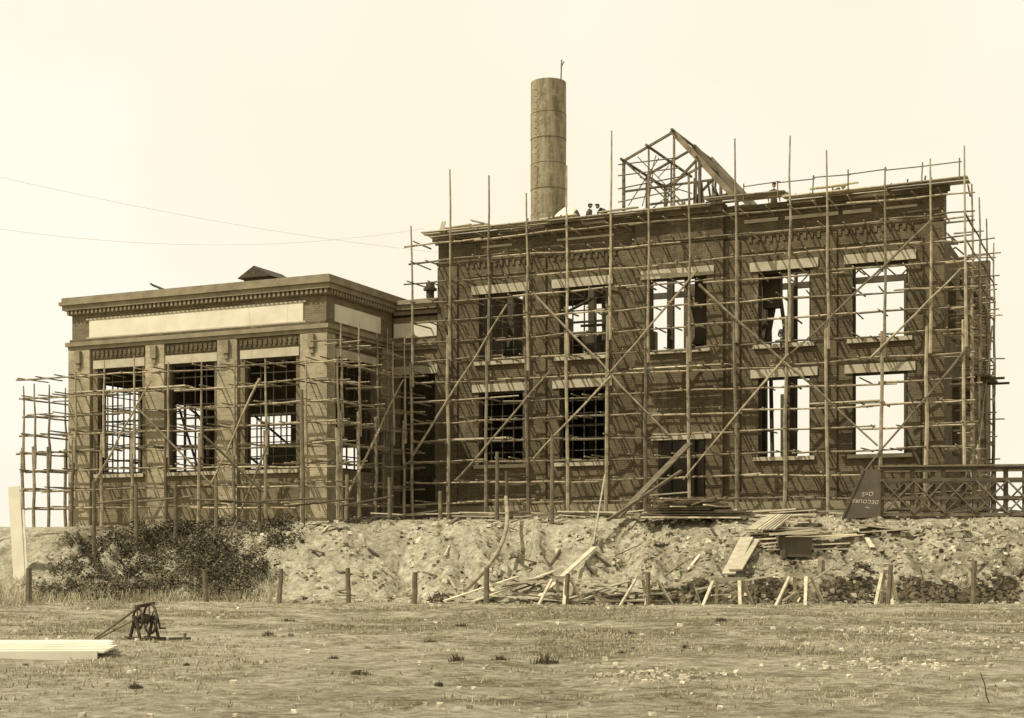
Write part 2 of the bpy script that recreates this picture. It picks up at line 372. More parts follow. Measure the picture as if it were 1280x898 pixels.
for a0 in (A0+.55,-12.3,-8.15,A1-.65):
    mb.box(a0-.16,a0+.16,B0-.3,B0-.145,11.1,11.7); mb.box(a0-.1,a0+.1,B0-.24,B0-.145,10.85,11.1)
mb.obj('cornice',[M_cornice],pav)
mb=MB()
mb.box(A0+1.1,A1-1.2,B0-.05,B0-.004,12.36,13.2); mb.box(A1+.004,A1+.05,B0+.7,-1.2,12.36,13.15); mb.box(-2.75,-.4,.0,.056,12.3,13.0)
mb.obj('frieze_panels',[M_panel],pav)
mb=MB()
for a0,a1 in pw: mb.box(a0-.2,a1+.2,B0-.09,B0-.004,10.8,11.2); mb.box(a0-.15,a1+.15,B0-.15,B0+.2,5.48,5.645)
mb.box(A1+.004,A1+.09,B0+.7,B0+4.6,10.8,11.15); mb.box(-2.7,-.35,-.03,.056,10.5,10.9)
mb.box(A0+.95,A1-1.05,B0-.08,B0-.004,13.203,13.28); mb.box(A0+.95,A1-1.05,B0-.08,B0-.004,12.29,12.357)
mb.obj('stone_lintels',[M_stone],pav)
mb=MB()
for a0,a1 in pw: sash(mb,'a',B0+.3,a0,a1,5.65,10.8,4,8,.045)
sash(mb,'b',A1-.25,B0+.8,B0+4.3,5.65,10.8,5,8)
sash(mb,'b',A0+.25,B0+1.2,B0+5.0,5.3,10.4,4,8,.04); sash(mb,'b',A0+.25,B0+6.2,B0+10.4,5.3,10.0,5,8,.04)
sash(mb,'a',B1-.25,-15.8,-12.6,5.3,9.6,4,7)
sash(mb,'a',.3,-2.5,-.5,4.2,10.5,3,9)
mb.obj('window_sashes',[M_sash],pav)
mb=MB()
mb.box(A0+.5,A1-.5,B0+.5,B1-.5,13.3,13.55); mb.box(A0+.5,A1-.5,B0+.5,B1-.5,3.0,3.3)
for a0 in (-14,-10,-6): mb.box(a0-.15,a0+.15,B0+.5,B1-.5,12.4,13.3)
for k in range(6): mb.tube((R(-16,-5),R(-4,4),3.3),(R(-16,-5),R(-4,4),9),.06)
mb.box(-9.0,-6.5,-2,1,3.3,7.2); mb.tube((-6.2,-1,3.3),(-6.2,-1,8.5),.5,.45,12)
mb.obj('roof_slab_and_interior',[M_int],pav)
mb=MB()
mb.tube((-1.9,2.2,14.0),(-1.9,2.2,14.95),.2,.2,12); mb.tube((-1.9,2.2,14.95),(-1.9,2.2,15.05),.34,.34,12); mb.tube((-1.9,2.2,15.05),(-1.9,2.2,15.3),.26,.2,12)
mb.box(-8.6,-7.2,-4.2,-2.2,14.335,14.95)
i=len(mb.v); mb.v+=[(-8.85,-4.4,14.95),(-6.95,-4.4,14.95),(-7.9,-4.4,15.5),(-8.85,-2,14.95),(-6.95,-2,14.95),(-7.9,-2,15.5)]
for f in ((0,1,2),(5,4,3),(0,2,5,3),(1,4,5,2),(0,3,4,1)): mb.f.append(tuple(i+k for k in f)); mb.m.append(0)
mb.tube((-12.9,-5.6,14.75),(-11.9,-5.8,14.36),.06); mb.tube((-12.9,-5.6,14.75),(-13.1,-5.5,14.85),.05)
mb.obj('roof_vents',[M_rust],pav)
# ============================================================ CHIMNEY
ch=empty('steel_chimney_stack',False,(2.25,90,0))
n=32; mb=MB(); zs=[2.5+k*1.55 for k in range(18)]+[30.85]
for k in range(len(zs)-1):
    r=1.09 if k%2 else 1.105
    mb.path([(0,0,zs[k]),(0,0,zs[k+1])],r,n)
o=mb.obj('stack_shell',[M_stack],ch)
mb=MB()
for z in zs[1:-1]: mb.path([(0,0,z-.015),(0,0,z+.015)],1.112,n)
mb.tube((.75,-.3,30.5),(.8,-.3,32.2),.05); mb.tube((.8,-.3,31.8),(.95,-.3,32.1),.04)
for k in range(0,68): 
    z=4+k*.39; mb.box(-.9,-.7,-.95,-.91,z,z+.025)
mb.obj('stack_bands_and_ladder',[M_oldwood],ch)
# ============================================================ SCAFFOLDING
def scaff(name,P,t0,t1,posts,zbase,ztop,levels,out,braces=(),inner=False,planklv=(),dens=1.0):
    e=empty(name); mb=MB()
    for t in posts:
        w=P(t,out,0); g=gz(*W(w[0],w[1],0)[:2])
        top=ztop(t) if callable(ztop) else ztop+R(-.3,.7)
        lean=R(-.14,.14); mid=g+(top-g)*.5
        mb.tube(P(t,out,g-.15),P(t+lean,out,mid+.5),R(.075,.095),.07,6,4,.035)
        mb.tube(P(t+lean+.13,out+.02,mid-.6),P(t+lean*1.6+.1,out,top),.075,.033,6,5,.04)
    for z in levels:
        t=t0+R(-.5,0)
        while t<t1:
            L=R(3.6,6.2); e1=min(t+L,t1+.3); zz=z+R(-.08,.08)
            mb.tube(P(t,out-.12,zz),P(e1,out-.12,zz+R(-.11,.11)),R(.038,.057),.036,5,4,.035)
            t=e1-R(.3,.8)
            if e1>=t1: break
        t=t0+.2
        while t<t1:
            if random.random()<.95*dens:
                zz=z+.09+R(-.05,.05); mb.tube(P(t,0.02,zz),P(t+R(-.14,.14),out+R(.0,.5),zz+R(-.07,.07)),R(.032,.05),.032,5)
            t+=R(.6,1.2)
    for (a0,z0,a1,z1) in braces: mb.tube(P(a0,out+.12,z0),P(a1,out+.12,z1),.06,.04,5,6,.045)
    mb.obj('poles',[M_pole],e)
    mb=MB()
    for z,p0,p1 in planklv:
        t=p0
        while t<p1:
            L=R(2.5,4.2)
            for k in range(3): mb.plank(P(t,out-.3-.3*k,z+.16+R(0,.03)),P(min(t+L,p1),out-.3-.3*k,z+.16+R(0,.04)),.24,.05)
            t+=L-.2
    if mb.v: mb.obj('deck_planks',[M_plank],e)
    return e
PF=lambda t,o,z:(t,-o,z)
main_posts=[-.75,1.1,3.05,5.2,7.15,8.95,10.8,12.85,14.95,17.0,18.85,21.0,22.8,24.35]
tops={0:17.3,1:19.7,2:19.2,3:18.4,4:19.2,5:20.7,6:18.2,7:18.2,8:19.6,9:19.2,10:18.5,11:17.7,12:17.8,13:18.2}
lv=[4.15+.94*k for k in range(14)]
br=[(5.5,13.6,11.9,7.0),(13.3,13.4,20.9,6.2),(23.1,15.3,17.3,10.2),(24.4,10.0,20.4,5.2),(-.7,6.4,4.2,13.2),(13.2,14.0,9.0,9.6),(1.6,5.2,6.3,10.0),(9.3,9.7,5.4,6.0),(17.2,10.2,12.6,5.0),(20.6,9.8,24.2,13.2)]
scaff('wooden_scaffolding',PF,-.9,24.4,main_posts,None,lambda t:tops[main_posts.index(t)]+R(-.2,.2),lv,1.75,br,planklv=((lv[3],.5,4),(lv[6],10,14.5),(lv[4],18,21)))
PR=lambda t,o,z:(23.3+o,t,z)
scaff('wooden_scaffolding',PR,-1.5,8.6,[-.2,2.2,4.8,7.5],None,lambda t:16.9-.08*t+R(-.3,.6),lv[:-1],1.1,[(0,5,6,12)],dens=.5)
e=empty('scaffold_platform'); mb=MB()
for k in range(4): mb.plank((23.9+k*.28,2.0,9.35+R(0,.03)),(23.9+k*.28,5.2,9.35+R(0,.03)),.25,.08)
mb.tube((23.2,2.6,9.25),(25.4,2.6,9.25),.06); mb.tube((23.2,4.6,9.25),(25.4,4.6,9.25),.06); mb.obj('planks',[M_oldwood],e)
PP=lambda t,o,z:(t,-6.07-o,z)
lvp=[3.95+.9*k for k in range(8)]
pp=[-19.0,-18.3,-17.4,-16.0,-14.2,-12.4,-10.5,-8.6,-6.7,-4.9,-3.0,-1.2]
scaff('wooden_scaffolding',PP,-19.1,-1.1,pp,None,lambda t:10.6+R(-.3,.6) if t>-17.3 else 9.9+R(-.2,.3),lvp,1.7,[(-14.6,5,-11.2,9.8),(-12,8.6,-7.2,4.4),(-5.2,9.6,-7.8,5)],planklv=((lvp[6],-16,-9.5),))
PL=lambda t,o,z:(A0-o,t,z)
scaff('wooden_scaffolding',PL,-7.6,3,[-4.8,-1.8,1.4],None,9.7,lvp[:-1],1.5,dens=.4)
PS=lambda t,o,z:(A1+o,t,z)
scaff('wooden_scaffolding',PS,-7.6,-1.7,[-7.4,-5.9,-4.4,-2.9,-1.7],None,11.6,lvp+[11.1],1.6,[(-7,4.5,-2,10)],dens=.9)
scaff('wooden_scaffolding',lambda t,o,z:(t,-o,z),-3,-.7,[-2.6],None,12.5,lvp+[11.1,12],1.3,dens=.9)
e=empty('scaffold_prop_poles',False,(0,0,0)); mb=MB()
def gpost(x,y,ztop,r=.09,lx=0):
    g=gz(x,y); mb.tube((x,y,g-.3),(x+lx,y,ztop),r,r*.8,7,3,.02)
for x,Y,zt in ((-16.75,58.5,4.7),(-15.1,58.6,4.5),(-13.6,59,4.7),(-12.05,59.4,4.9),(-10.4,60,4.8),(-8.68,60.6,8.6),(-6.95,61.2,5.1),(-5.15,61.4,5.0),(-3.0,61,4.4),(-.63,60.4,6.0),(-.2,60.2,5.2),(1.63,59.4,6.6)):
    gpost(x,Y,zt,.09,R(-.06,.06))
for k in range(7):
    x0=-16.75+k*1.6; mb.tube((x0,58.5+k*.35,3.9+R(-.2,.2)),(x0+2.2,58.8+k*.35,4.0+R(-.2,.2)),.045)
mb.tube((-12.6,59.6,6.6),(-10.2,59.9,4.3),.06,.05,5,3,.03); mb.tube((-11.5,59,2.2),(-10.4,62,6.4),.05)
mb.obj('poles',[M_oldwood],e)
# ============================================================ GROUND
def frange(a,b,s):
    r=[]; x=a
    while x<b-1e-6: r.append(x); x+=s
    return r
xs=[-3000,-1200,-500,-220,-120,-80,-60,-50,-42,-36]+frange(-31,31,.17)+[31,36,42,50,60,80,120,220,500,1200,3000]
ys=[-400,-100,-30,-5,4]+frange(8,48,.30)+frange(48,64,.12)+frange(64,80,.8)+[80,90,100,110,120,140,170,220,400,900,2000,5000]
V=[];F=[];C=[]
for y in ys:
    for x in xs:
        V.append((x,y,gz(x,y)))
        t=bank_t(x,y); n=noise.noise(Vector((x*.25,y*.25,3))); n2=noise.noise(Vector((x*.9,y*.9,7))); n3=noise.noise(Vector((x*2.3,y*1.2,17)))
        if y<49: turf=.52+.6*n+.25*n2
        else: turf=.45*(1-sst(t/.08))
        if y<30: turf-= .35*sst((x-1)/4)*sst((28-y)/8)*(.6+n)
        if y<52: turf-= .5*sst((-x-1)/5)*sst((36-y)/8)
        if 30<y<46: turf+=.22*sst((x+12)/6)
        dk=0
        if x>2 and -.12<t<.25: dk=.95*sst((x-2)/4)*(1-sst((x-17.5)/2))*math.exp(-((t-.07-.05*n2)/.07)**2)*(1 if n2>-.5 else .5)  # shade of the undercut bank foot, painted into the ground colour
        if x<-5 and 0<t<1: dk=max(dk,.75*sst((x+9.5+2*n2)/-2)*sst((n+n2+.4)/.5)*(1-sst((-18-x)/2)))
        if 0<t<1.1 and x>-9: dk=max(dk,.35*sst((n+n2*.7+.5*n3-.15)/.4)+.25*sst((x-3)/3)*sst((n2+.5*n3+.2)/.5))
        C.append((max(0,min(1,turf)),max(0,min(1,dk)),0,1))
nx=len(xs)
for j in range(len(ys)-1):
    for i in range(nx-1): a=j*nx+i; F.append((a,a+1,a+nx+1,a+nx))
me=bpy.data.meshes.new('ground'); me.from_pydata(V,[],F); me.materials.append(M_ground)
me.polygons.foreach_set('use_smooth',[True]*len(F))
ca_=me.color_attributes.new('soil_and_shade','FLOAT_COLOR','POINT'); ca_.data.foreach_set('color',[c for q in C for c in q])
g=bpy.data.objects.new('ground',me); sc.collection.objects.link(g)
# ============================================================ FENCE POSTS
for x,h,y in ((-17.1,1.3,51.6),(-10.8,1.25,51.5),(-8.2,1.2,51.4),(-5.75,1.25,51.4),(-3.45,1.25,51.5),(-.9,1.3,51.3),(1.9,1.3,51.4),(4.75,1.25,51.0),(13.15,1.4,51.0),(16.2,1.75,51.3)):
    e=bpy.data.objects.new('fence_post',None); e.location=(x,y,gz(x,y)-.05); e.rotation_euler=(R(-.04,.04),R(-.07,.07),R(0,1)); sc.collection.objects.link(e)
    mb=MB(); h+=R(-.15,.1); mb.tube((0,0,-.2),(R(-.04,.04),0,h),R(.09,.12),R(.075,.1),7,4,.015); mb.tube((-.12,0,h*.8),(.12,0,h*.8),.02,n=4); mb.obj('post',[M_oldwood],e)
def trestle(x,y,w,h,rz=0):
    z=gz(x,y); e=empty('wooden_trestle',False,(x,y,z),rz); mb=MB()
    for s in (-1,1):
        for q in (-1,1): mb.plank((s*w*.5+q*.12,q*.1,h),(s*w*.5+s*.22+q*.5,q*.5,-.05),.11,.06)
    mb.plank((-w*.7,0,h+.05),(w*.7,0,h+.05),.16,.14); mb.plank((-w*.5,.3,h*.4),(w*.5,.3,h*.45),.1,.04)
    mb.obj('frame',[M_plank],e)
for x,y,w,h,rz in ((1.75,51.7,.5,.9,.2),(4.75,51.5,.5,.95,-.1),(7.6,51.3,1.0,.85,.3),(10.1,51.1,.6,.95,.1),(13.2,51.4,.3,1.1,.4)): trestle(x,y,w,h,rz)
# ============================================================ TIMBER
e=empty('timber_debris',False,(0,0,0)); mb=MB()
def gp(x,y,dz=.06): return (x,y,gz(x,y)+dz)
def PK(x0,y0,x1,y1,w=.2,d0=.08,d1=.08,mi=0,t=.05): mb.plank(gp(x0,y0,d0),gp(x1,y1,d1),w,t,mi=mi)
PK(-.8,52.2,4.0,53.0,.28,.75,.75); PK(-1.4,52.0,1.6,55.2,.22,.1,.2); PK(-2.4,51.8,.2,53.6,.2,.1,.6); PK(-1.0,52.5,2.9,51.9,.2,.3,.1)
PK(1.9,52.2,4.4,54.8,.22,.2,.2); PK(.9,52.0,3.2,56.5,.2,.2,.2); PK(2.4,51.6,5.6,52.0,.3,.15,.2,1); PK(4.9,52.2,1.4,53.9,.18,.5,.3)
PK(2.3,51.8,3.6,53.8,.12,.1,.2); PK(3.0,51.4,4.8,52.6,.12,.1,.1)
mb.plank((3.75,59.0,4.9),gp(3.15,56.8,.1),.24,.06,(1,0,0))
mb.plank((4.2,58.6,3.2),(7.6,62.6,6.5),.34,.06,mi=1); mb.plank((3.8,57.8,3.1),(7.0,60.3,5.2),.14,.1,mi=1)
for x,y in ((7.9,54.2),(8.15,54.3)): mb.plank(gp(x,53.2,.35),gp(x+1.1,55.9,.25),.5,.06)
mb.plank((6.5,51.7,.5),(9.2,51.4,1.0),.2,.06); mb.plank((7.4,51.5,.9),(8.4,51.3,.0),.14,.05); mb.plank((9.5,51.2,.1),(11.3,51.4,1.3),.1,.05)
for k in range(5): PK(9.2+k*.12,56.4-k*.3,13.2+R(-.5,.3),55.9-k*.1,.22,.12+k*.02,.15)
for k in range(9): PK(9.8+R(-.3,.3),56.3+k*.12,11.8+R(-.6,.6),56.2+k*.12,.2,.15+.04*k,.2+.04*k)
for k in range(6): mb.plank((10.2+k*.12,57.2,3.3),(9.2+k*.14,56.2,2.7),.5,.05)
PK(13,56.4,15.3,56.2,.45,.2,.25); PK(12.9,56.1,15.6,56.0,.3,.12,.2); PK(15.4,56,17.5,55.8,.25,.2,.2)
for j in range(7):
    for k in range(5):
        x0=5.3+R(-.5,.4)+j*.15; x1=9.2+R(-.8,.3)-j*.2
        mb.plank((x0,57.7+k*.26,3.22+j*.1),(x1,57.5+k*.26+R(-.15,.15),3.22+j*.1+R(-.02,.05)),.22,.06,mi=random.choice((0,1,1)))
for k in range(8): x0=R(4.8,8.4); mb.plank((x0,57.2+R(0,1),3.3+R(.3,.9)),(x0+R(.8,2.2),57.2+R(0,1),3.3+R(.3,.9)),.2,.05,mi=random.choice((0,1)))
for k in range(70):
    x0=R(-7,19); c=lerp_tab(x0,CREST); y0=c+R(.1,1.6); L=R(.8,3); mb.plank((x0,y0,gz(x0,y0)+R(.05,.35)),(x0+L,y0-L*.3+R(-.2,.2),gz(x0+L,y0-L*.3)+R(.05,.4)),R(.12,.28),.05,mi=random.choice((0,1)))
for k in range(130):
    x0=R(-8,19); t=random.random()**1.5; y0=lerp_tab(x0,FOOT)+(lerp_tab(x0,CREST)-lerp_tab(x0,FOOT))*t; an=R(0,6.28); L=R(.2,1.2)
    PK(x0,y0,x0+math.cos(an)*L,y0+math.sin(an)*L,R(.05,.18),R(.03,.12),R(.03,.12),random.choice((0,1,1)),.04)
for k in range(22):
    x0=R(-.5,6.5); y0=R(52,53.8); an=R(-.8,.8); L=R(.8,2.2); PK(x0,y0,x0+L,y0+an,.13,R(.05,.45),R(.05,.45),random.choice((0,1)))
mb.obj('planks',[M_plank,M_oldwood],e)
e=empty('wooden_culvert_box',False,(10.75,55.2,2.0)); mb=MB()
mb.box(-.55,.5,-.5,.9,-.35,.4); mb.box(-.62,-.5,-.56,.9,-.4,.45,0); mb.obj('box',[M_dark],e)
mb=MB(); mb.plank((-1.0,-.3,.5),(.7,-.35,.56),.9,.08); mb.plank((-.3,.4,.6),(.95,.3,.7),.3,.06); mb.obj('cover_boards',[M_plank],e)
e=empty('curved_downspout_pipe',False,(0,0,0)); mb=MB()
P0,P1,P2,P3=Vector((-.25,59.9,4.1)),Vector((-.1,57.8,2.9)),Vector((-.1,55.4,1.9)),Vector((-1.7,52.4,.45))
sm=[P0*(1-t)**3+P1*3*t*(1-t)**2+P2*3*t*t*(1-t)+P3*t**3 for t in [k/24 for k in range(25)]]
sm=[Vector((p.x,p.y,max(p.z,gz(p.x,p.y)+.1))) for p in sm]
for q in range(2): sm=[sm[0]]+[(sm[k-1]+sm[k]+sm[k+1])/3 for k in range(1,24)]+[sm[-1]]
mb.path(sm,.085,8); mb.obj('pipe',[M_pole],e,True)
# ============================================================ TRESTLE RAILING right
e=empty('timber_trestle_railing',False,(0,0,0)); mb=MB()
yb=lambda x:57.4-.18*(x-14.5)
xx=[14.55+1.15*k for k in range(8)]
for r in (0,1):
    for q in xx: mb.plank((q,yb(q)+r*1.4,2.9),(q,yb(q)+r*1.4,5.1),.15,.13)
    for z in (5.1,4.66,3.95,3.3): mb.plank((xx[0]-.1,yb(xx[0])-.08+r*1.4,z),(xx[-1]+.2,yb(xx[-1])-.08+r*1.4,z),.16,.12)
    for q0,q1 in zip(xx,xx[1:]):
        mb.plank((q0,yb(q0)-.16+r*1.4,3.35),(q1,yb(q1)-.16+r*1.4,4.6),.05,.11,(0,1,0)); mb.plank((q0,yb(q0)-.22+r*1.4,4.6),(q1,yb(q1)-.22+r*1.4,3.35),.05,.11,(0,1,0))
mb.plank((14.4,57.2,5.2),(23,55.7,5.2),.3,.06)
mb.obj('frame',[M_oldwood],e)
# ============================================================ SIGN BOARD
e=empty('painted_sign_board',False,(13.75,57.15,3.15),0); e.rotation_euler=(math.radians(-6),0,math.radians(-4))
mb=MB(); pr=[(-.76,0),(.68,.05),(.74,1.95),(.10,1.95)]
mb.v+= [(x,0,z) for x,z in pr]+[(x,.06,z) for x,z in pr]
for f in ((0,1,2,3),(7,6,5,4),(0,4,5,1),(1,5,6,2),(2,6,7,3),(3,7,4,0)): mb.f.append(f); mb.m.append(0)
mb.plank((-.8,0,-.03),(-.72,.03,.02),.05,.05); mb.plank((-.80,-.03,.0),(.06,-.03,1.97),.07,.03,(0,1,0)); mb.obj('board',[M_dark],e)
def text(body,size,loc,rot):
    cu=bpy.data.curves.new('lettering','FONT'); cu.body=body; cu.size=size; cu.extrude=.002; cu.align_x='CENTER'; cu.align_y='CENTER'; cu.space_character=1.1
    cu.shear=.2
    o=bpy.data.objects.new('lettering',cu); sc.collection.objects.link(o); o.data.materials.append(M_chalk); o.parent=e; o.location=loc; o.rotation_euler=rot
text('OnS',.24,(.22,-.012,.98),(math.radians(90),math.radians(177),0)); text('DECOURE',.21,(.12,-.012,.68),(math.radians(90),math.radians(184),0))
text('~',.3,(.2,-.012,.42),(math.radians(90),math.radians(190),0))
# ============================================================ SHRUBS, GRASS, RUBBLE
def shrub(x,y,rx,ry,rz,n,zoff=0,leaf=.10):
    e=empty('wild_shrub',False,(x,y,gz(x,y)+zoff)); mb=MB(); sd=R(0,99)
    for k in range(10):
        an=R(0,6.28); mb.tube((R(-.2,.2)*rx,R(-.2,.2)*ry,-.1),(math.cos(an)*rx*R(.3,.9),math.sin(an)*ry*R(.3,.8),rz*R(.5,1.15)),.025,.008,4,3,.08,mi=1)
    c=0
    while c<n:
        d=Vector((R(-1,1),R(-1,1),R(0,1)))
        l=d.length
        if l>1.15 or l<.2: continue
        lump=.70+.7*noise.noise(d.normalized()*2.3+Vector((sd,0,0)))+.45*noise.noise(d.normalized()*6+Vector((sd,5,0)))
        if l>lump and random.random()<.93: continue
        if noise.noise(Vector((d.x*rx,d.y*ry,d.z*rz))*2.2+Vector((sd,0,0)))<-.08: continue
        px,py=d.x*rx,d.y*ry; pz=d.z*rz+gz(x+px,y+py)-gz(x,y)
        u=Vector((R(-1,1),R(-1,1),R(-.6,.6))).normalized(); w=u.cross(Vector((R(-1,1),R(-1,1),R(-1,1)))).normalized(); s=leaf*R(.4,1.2)
        i=len(mb.v); p=Vector((px,py,pz)); mb.v+=[tuple(p-u*s*.6),tuple(p+w*s*.35),tuple(p+u*s*.6),tuple(p-w*s*.35)]; mb.f.append((i,i+1,i+2,i+3)); mb.m.append(0); c+=1
    mb.obj('leaves_and_stems',[M_leaf,M_oldwood],e)
for a in ((-15.6,60.6,1.9,1.3,.7,2600),(-17.2,59.6,1.4,1.2,.55,1500),(-14.0,61.2,1.8,1.0,.6,2100),(-15.0,58.8,1.8,1.2,.7,2300),(-12.7,58.2,1.8,1.5,1.15,3200),(-11.3,57.2,1.7,1.3,1.1,3000),(-12.0,55.4,2.1,1.4,1.0,3200),(-13.9,54.0,2.2,1.2,.6,2400),(-10.8,53.6,1.6,1.0,.65,1900),(-16.4,54.2,1.9,1.2,.6,2000),(-10.2,60.8,1.7,1.0,.55,1500),(-12.4,61.6,1.5,.8,.5,1200),(-6.3,61.2,1.6,.6,.25,600),(-2.6,52.6,.5,.3,.45,230),(-14.6,56.4,1.6,1.2,.7,1900),(-9.8,55.8,1.1,1.2,.6,1200),(-16.8,56.8,1.3,1.0,.55,1300),(-9.4,58.6,1.1,1.0,.5,1100),(13.0,54.0,.5,.3,.3,180)): shrub(*a)
e=empty('dry_weeds',False,(0,0,0)); mb=MB()
for k in range(3200):
    x=R(-19.5,-8.5); y=R(51.3,55.5); 
    if noise.noise(Vector((x*.6,y*.6,0)))<-.15: continue
    z=gz(x,y); h=R(.1,.45); mb.tube((x,y,z-.05),(x+R(-.2,.2),y+R(-.2,.2),z+h),.012,.005,3)
mb.obj('stalks',[M_grass],e)
mb=MB()
def blade(x,y,h,w):
    z=gz(x,y)-.01; an=R(0,6.28); dx,dy=math.cos(an)*w,math.sin(an)*w; i=len(mb.v)
    lx,ly=R(-.7,.7)*h,R(-.7,.7)*h
    mb.v+=[(x-dx,y-dy,z),(x+dx,y+dy,z),(x+lx,y+ly,z+h)]; mb.f.append((i,i+1,i+2)); mb.m.append(0)
cnt=0
while cnt<13000:
    y=12+40*random.random()**.7; x=R(-.4,.4)*y
    n=noise.noise(Vector((x*.25,y*.25,3)))+.6*noise.noise(Vector((x*1.1,y*1.1,9)))
    if n<R(-.1,.35): cnt+=.3; continue
    for q in range(5): blade(x+R(-.1,.1),y+R(-.1,.1),R(.015,.055)*(1+y/50),R(.003,.008)*(1+y/30))
    cnt+=1
mb.obj('grass',[M_grass],None)
def tuft(x,y,r,h,n=110):
    global mb
    mb=MB()
    for k in range(n):
        an=R(0,6.28); q=r*random.random()**.8; bx,by=x+math.cos(an)*q*1.2,y+math.sin(an)*q; z=gz(bx,by)-.02; hh=h*R(.25,1)*(1-.5*q/r); i=len(mb.v); w=R(.006,.014)
        ox,oy=R(-.5,.5)*hh,R(-.5,.5)*hh
        mb.v+=[(bx-w,by,z),(bx+w,by,z),(bx+ox,by+oy,z+hh)]; mb.f.append((i,i+1,i+2)); mb.m.append(0)
    mb.obj('grass_tuft',[M_tuft],None)
for x,y,r,h in ((.52,22.8,.18,.28),(-.87,22.6,.10,.19),(-.2,23.2,.14,.13),(-4.8,18.6,.08,.15),(-2.15,20.6,.13,.14),(-5.0,30,.14,.2),(-5.0,22.4,.05,.1),(3.2,27,.07,.15),(-.95,19.0,.05,.12),(-1.6,28.5,.14,.12),(-1.2,34,.2,.16),(5.3,37,.15,.22),(-6,39,.25,.15),(2.6,32,.1,.15),(-4.4,35,.2,.14),(-3.0,24.5,.08,.12),(1.9,25.2,.07,.1)): tuft(x,y,r,h)
mb=MB()
def chunk(x,y,s):
    z=gz(x,y)+s*.2; i=len(mb.v)
    for dx,dy,dz in ((-1,-1,-1),(1,-1,-1),(1,1,-1),(-1,1,-1),(-1,-1,1),(1,-1,1),(1,1,1),(-1,1,1)): mb.v.append((x+dx*s*R(.3,.6),y+dy*s*R(.3,.6),z+dz*s*R(.2,.5)))
    for q in ((3,2,1,0),(4,5,6,7),(0,1,5,4),(1,2,6,5),(2,3,7,6),(3,0,4,7)): mb.f.append(tuple(i+k for k in q)); mb.m.append(0)
for k in range(10000):
    x=R(-19,21); t=R(-.1,1.1); f=lerp_tab(x,FOOT); c=lerp_tab(x,CREST); y=f+(c-f)*t
    if x<-9 and random.random()<.6: continue
    if x<3 and random.random()<.5: continue
    if noise.noise(Vector((x*.7,y*.7,4)))<R(-.5,.1): continue
    chunk(x,y,.03+.18*random.random()**3)
for k in range(1100):
    y=R(13,50); x=R(-.38,.4)*y; chunk(x,y,.015+.05*random.random()**4*(1+y/30))
for cx,cy,rx,ry,nn in ((2.0,20.5,1.0,1.1,320),(5.6,22,1.2,1.5,320),(9.5,28,2.0,2.4,480),(8.2,33,1.8,1.5,320)):
    for k in range(nn): chunk(cx+random.gauss(0,rx*.5),cy+random.gauss(0,ry*.5),.015+.06*random.random()**2)
mb.obj('rubble',[M_rub],None)
mb=MB()
for k in range(3600):  # dark clods thicken the painted shade band under the bank lip
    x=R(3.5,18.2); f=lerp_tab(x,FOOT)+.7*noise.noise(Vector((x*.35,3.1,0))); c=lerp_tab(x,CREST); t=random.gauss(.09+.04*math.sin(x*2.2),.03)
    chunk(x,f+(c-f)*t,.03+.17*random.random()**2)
for k in range(2600):
    x=R(-8,19); f=lerp_tab(x,FOOT); c=lerp_tab(x,CREST); t=R(.1,1.05)
    if noise.noise(Vector((x*.9,t*5,2)))<(.05 if x>4 else .2): continue
    chunk(x,f+(c-f)*t,.03+.12*random.random()**2)
mb.obj('soil_clods_foot_shade',[M_clod],None)
# ============================================================ FOREGROUND: white platform, winch
e=empty('white_board_platform',False,(-8.9,25.4,gz(-8.9,25.4)+.04)); e.rotation_euler=(math.radians(.6),0,math.radians(2)); mb=MB()
nb=9
for k in range(nb):
    y0=-1.35+k*.31; h=.06*math.sin(math.pi*(k+.5)/nb); mb.box(-2.9+R(-.03,.03),2.15+R(-.05,.05)-.06*abs(k-1)**1.25,y0,y0+.308,.04+h+R(-.004,.004),.075+h)
mb.box(-2.8,2.0,-1.39,-1.353,-.10,.09,0); mb.box(-2.8,1.8,-1.2,-1.1,-.12,.035,1); mb.box(-2.8,1.4,.9,1.0,-.12,.035,1)
mb.obj('boards',[M_white,M_oldwood],e)
e=empty('hand_winch',False,(-7.24,28.7,gz(-7.24,28.7)),math.radians(40)); mb=MB()
cz=.42
for xo in (-.13,.13):
    r=.29 if xo>0 else .2
    ring_=[(xo,math.cos(t*math.pi/12)*r,cz+math.sin(t*math.pi/12)*r) for t in range(25)]; mb.path(ring_,.026,6)
    for k in range(6):
        t=k*math.pi/3+.3; mb.tube((xo,0,cz),(xo,math.cos(t)*r,cz+math.sin(t)*r),.016,.013,5)
mb.tube((-.22,0,cz),(.3,0,cz),.035,.035,8); mb.tube((-.08,0,cz),(.08,0,cz),.10,.10,10)
for xo in (-.19,.2):
    mb.plank((xo,-.24,0),(xo,0,cz+.05),.06,.04,(1,0,0)); mb.plank((xo,.24,0),(xo,0,cz+.05),.06,.04,(1,0,0)); mb.plank((xo,-.36,.03),(xo,.36,.03),.08,.07)
mb.plank((-.3,-.3,.04),(.3,-.3,.04),.08,.05); mb.tube((.3,0,cz),(.34,0,cz-.2),.018); mb.tube((.34,0,cz-.2),(.46,0,cz-.2),.02)
mb.plank((-.2,-.05,cz+.24),(.2,.0,cz+.3),.1,.06); mb.obj('wheels_and_frame',[M_rust],e)
mb=MB(); mb.tube((-.05,.1,.66),(-.75,.62,.02),.028,.022); mb.tube((-.05,-.05,.5),(-.8,.5,.0),.022); mb.plank((-.5,.25,.22),(-.45,.45,.25),.04,.04)
mb.plank((.35,-.35,.03),(.75,-.5,.03),.06,.05); mb.tube((.62,-.5,0),(.62,-.5,.14),.03); mb.obj('handles',[M_oldwood],e)
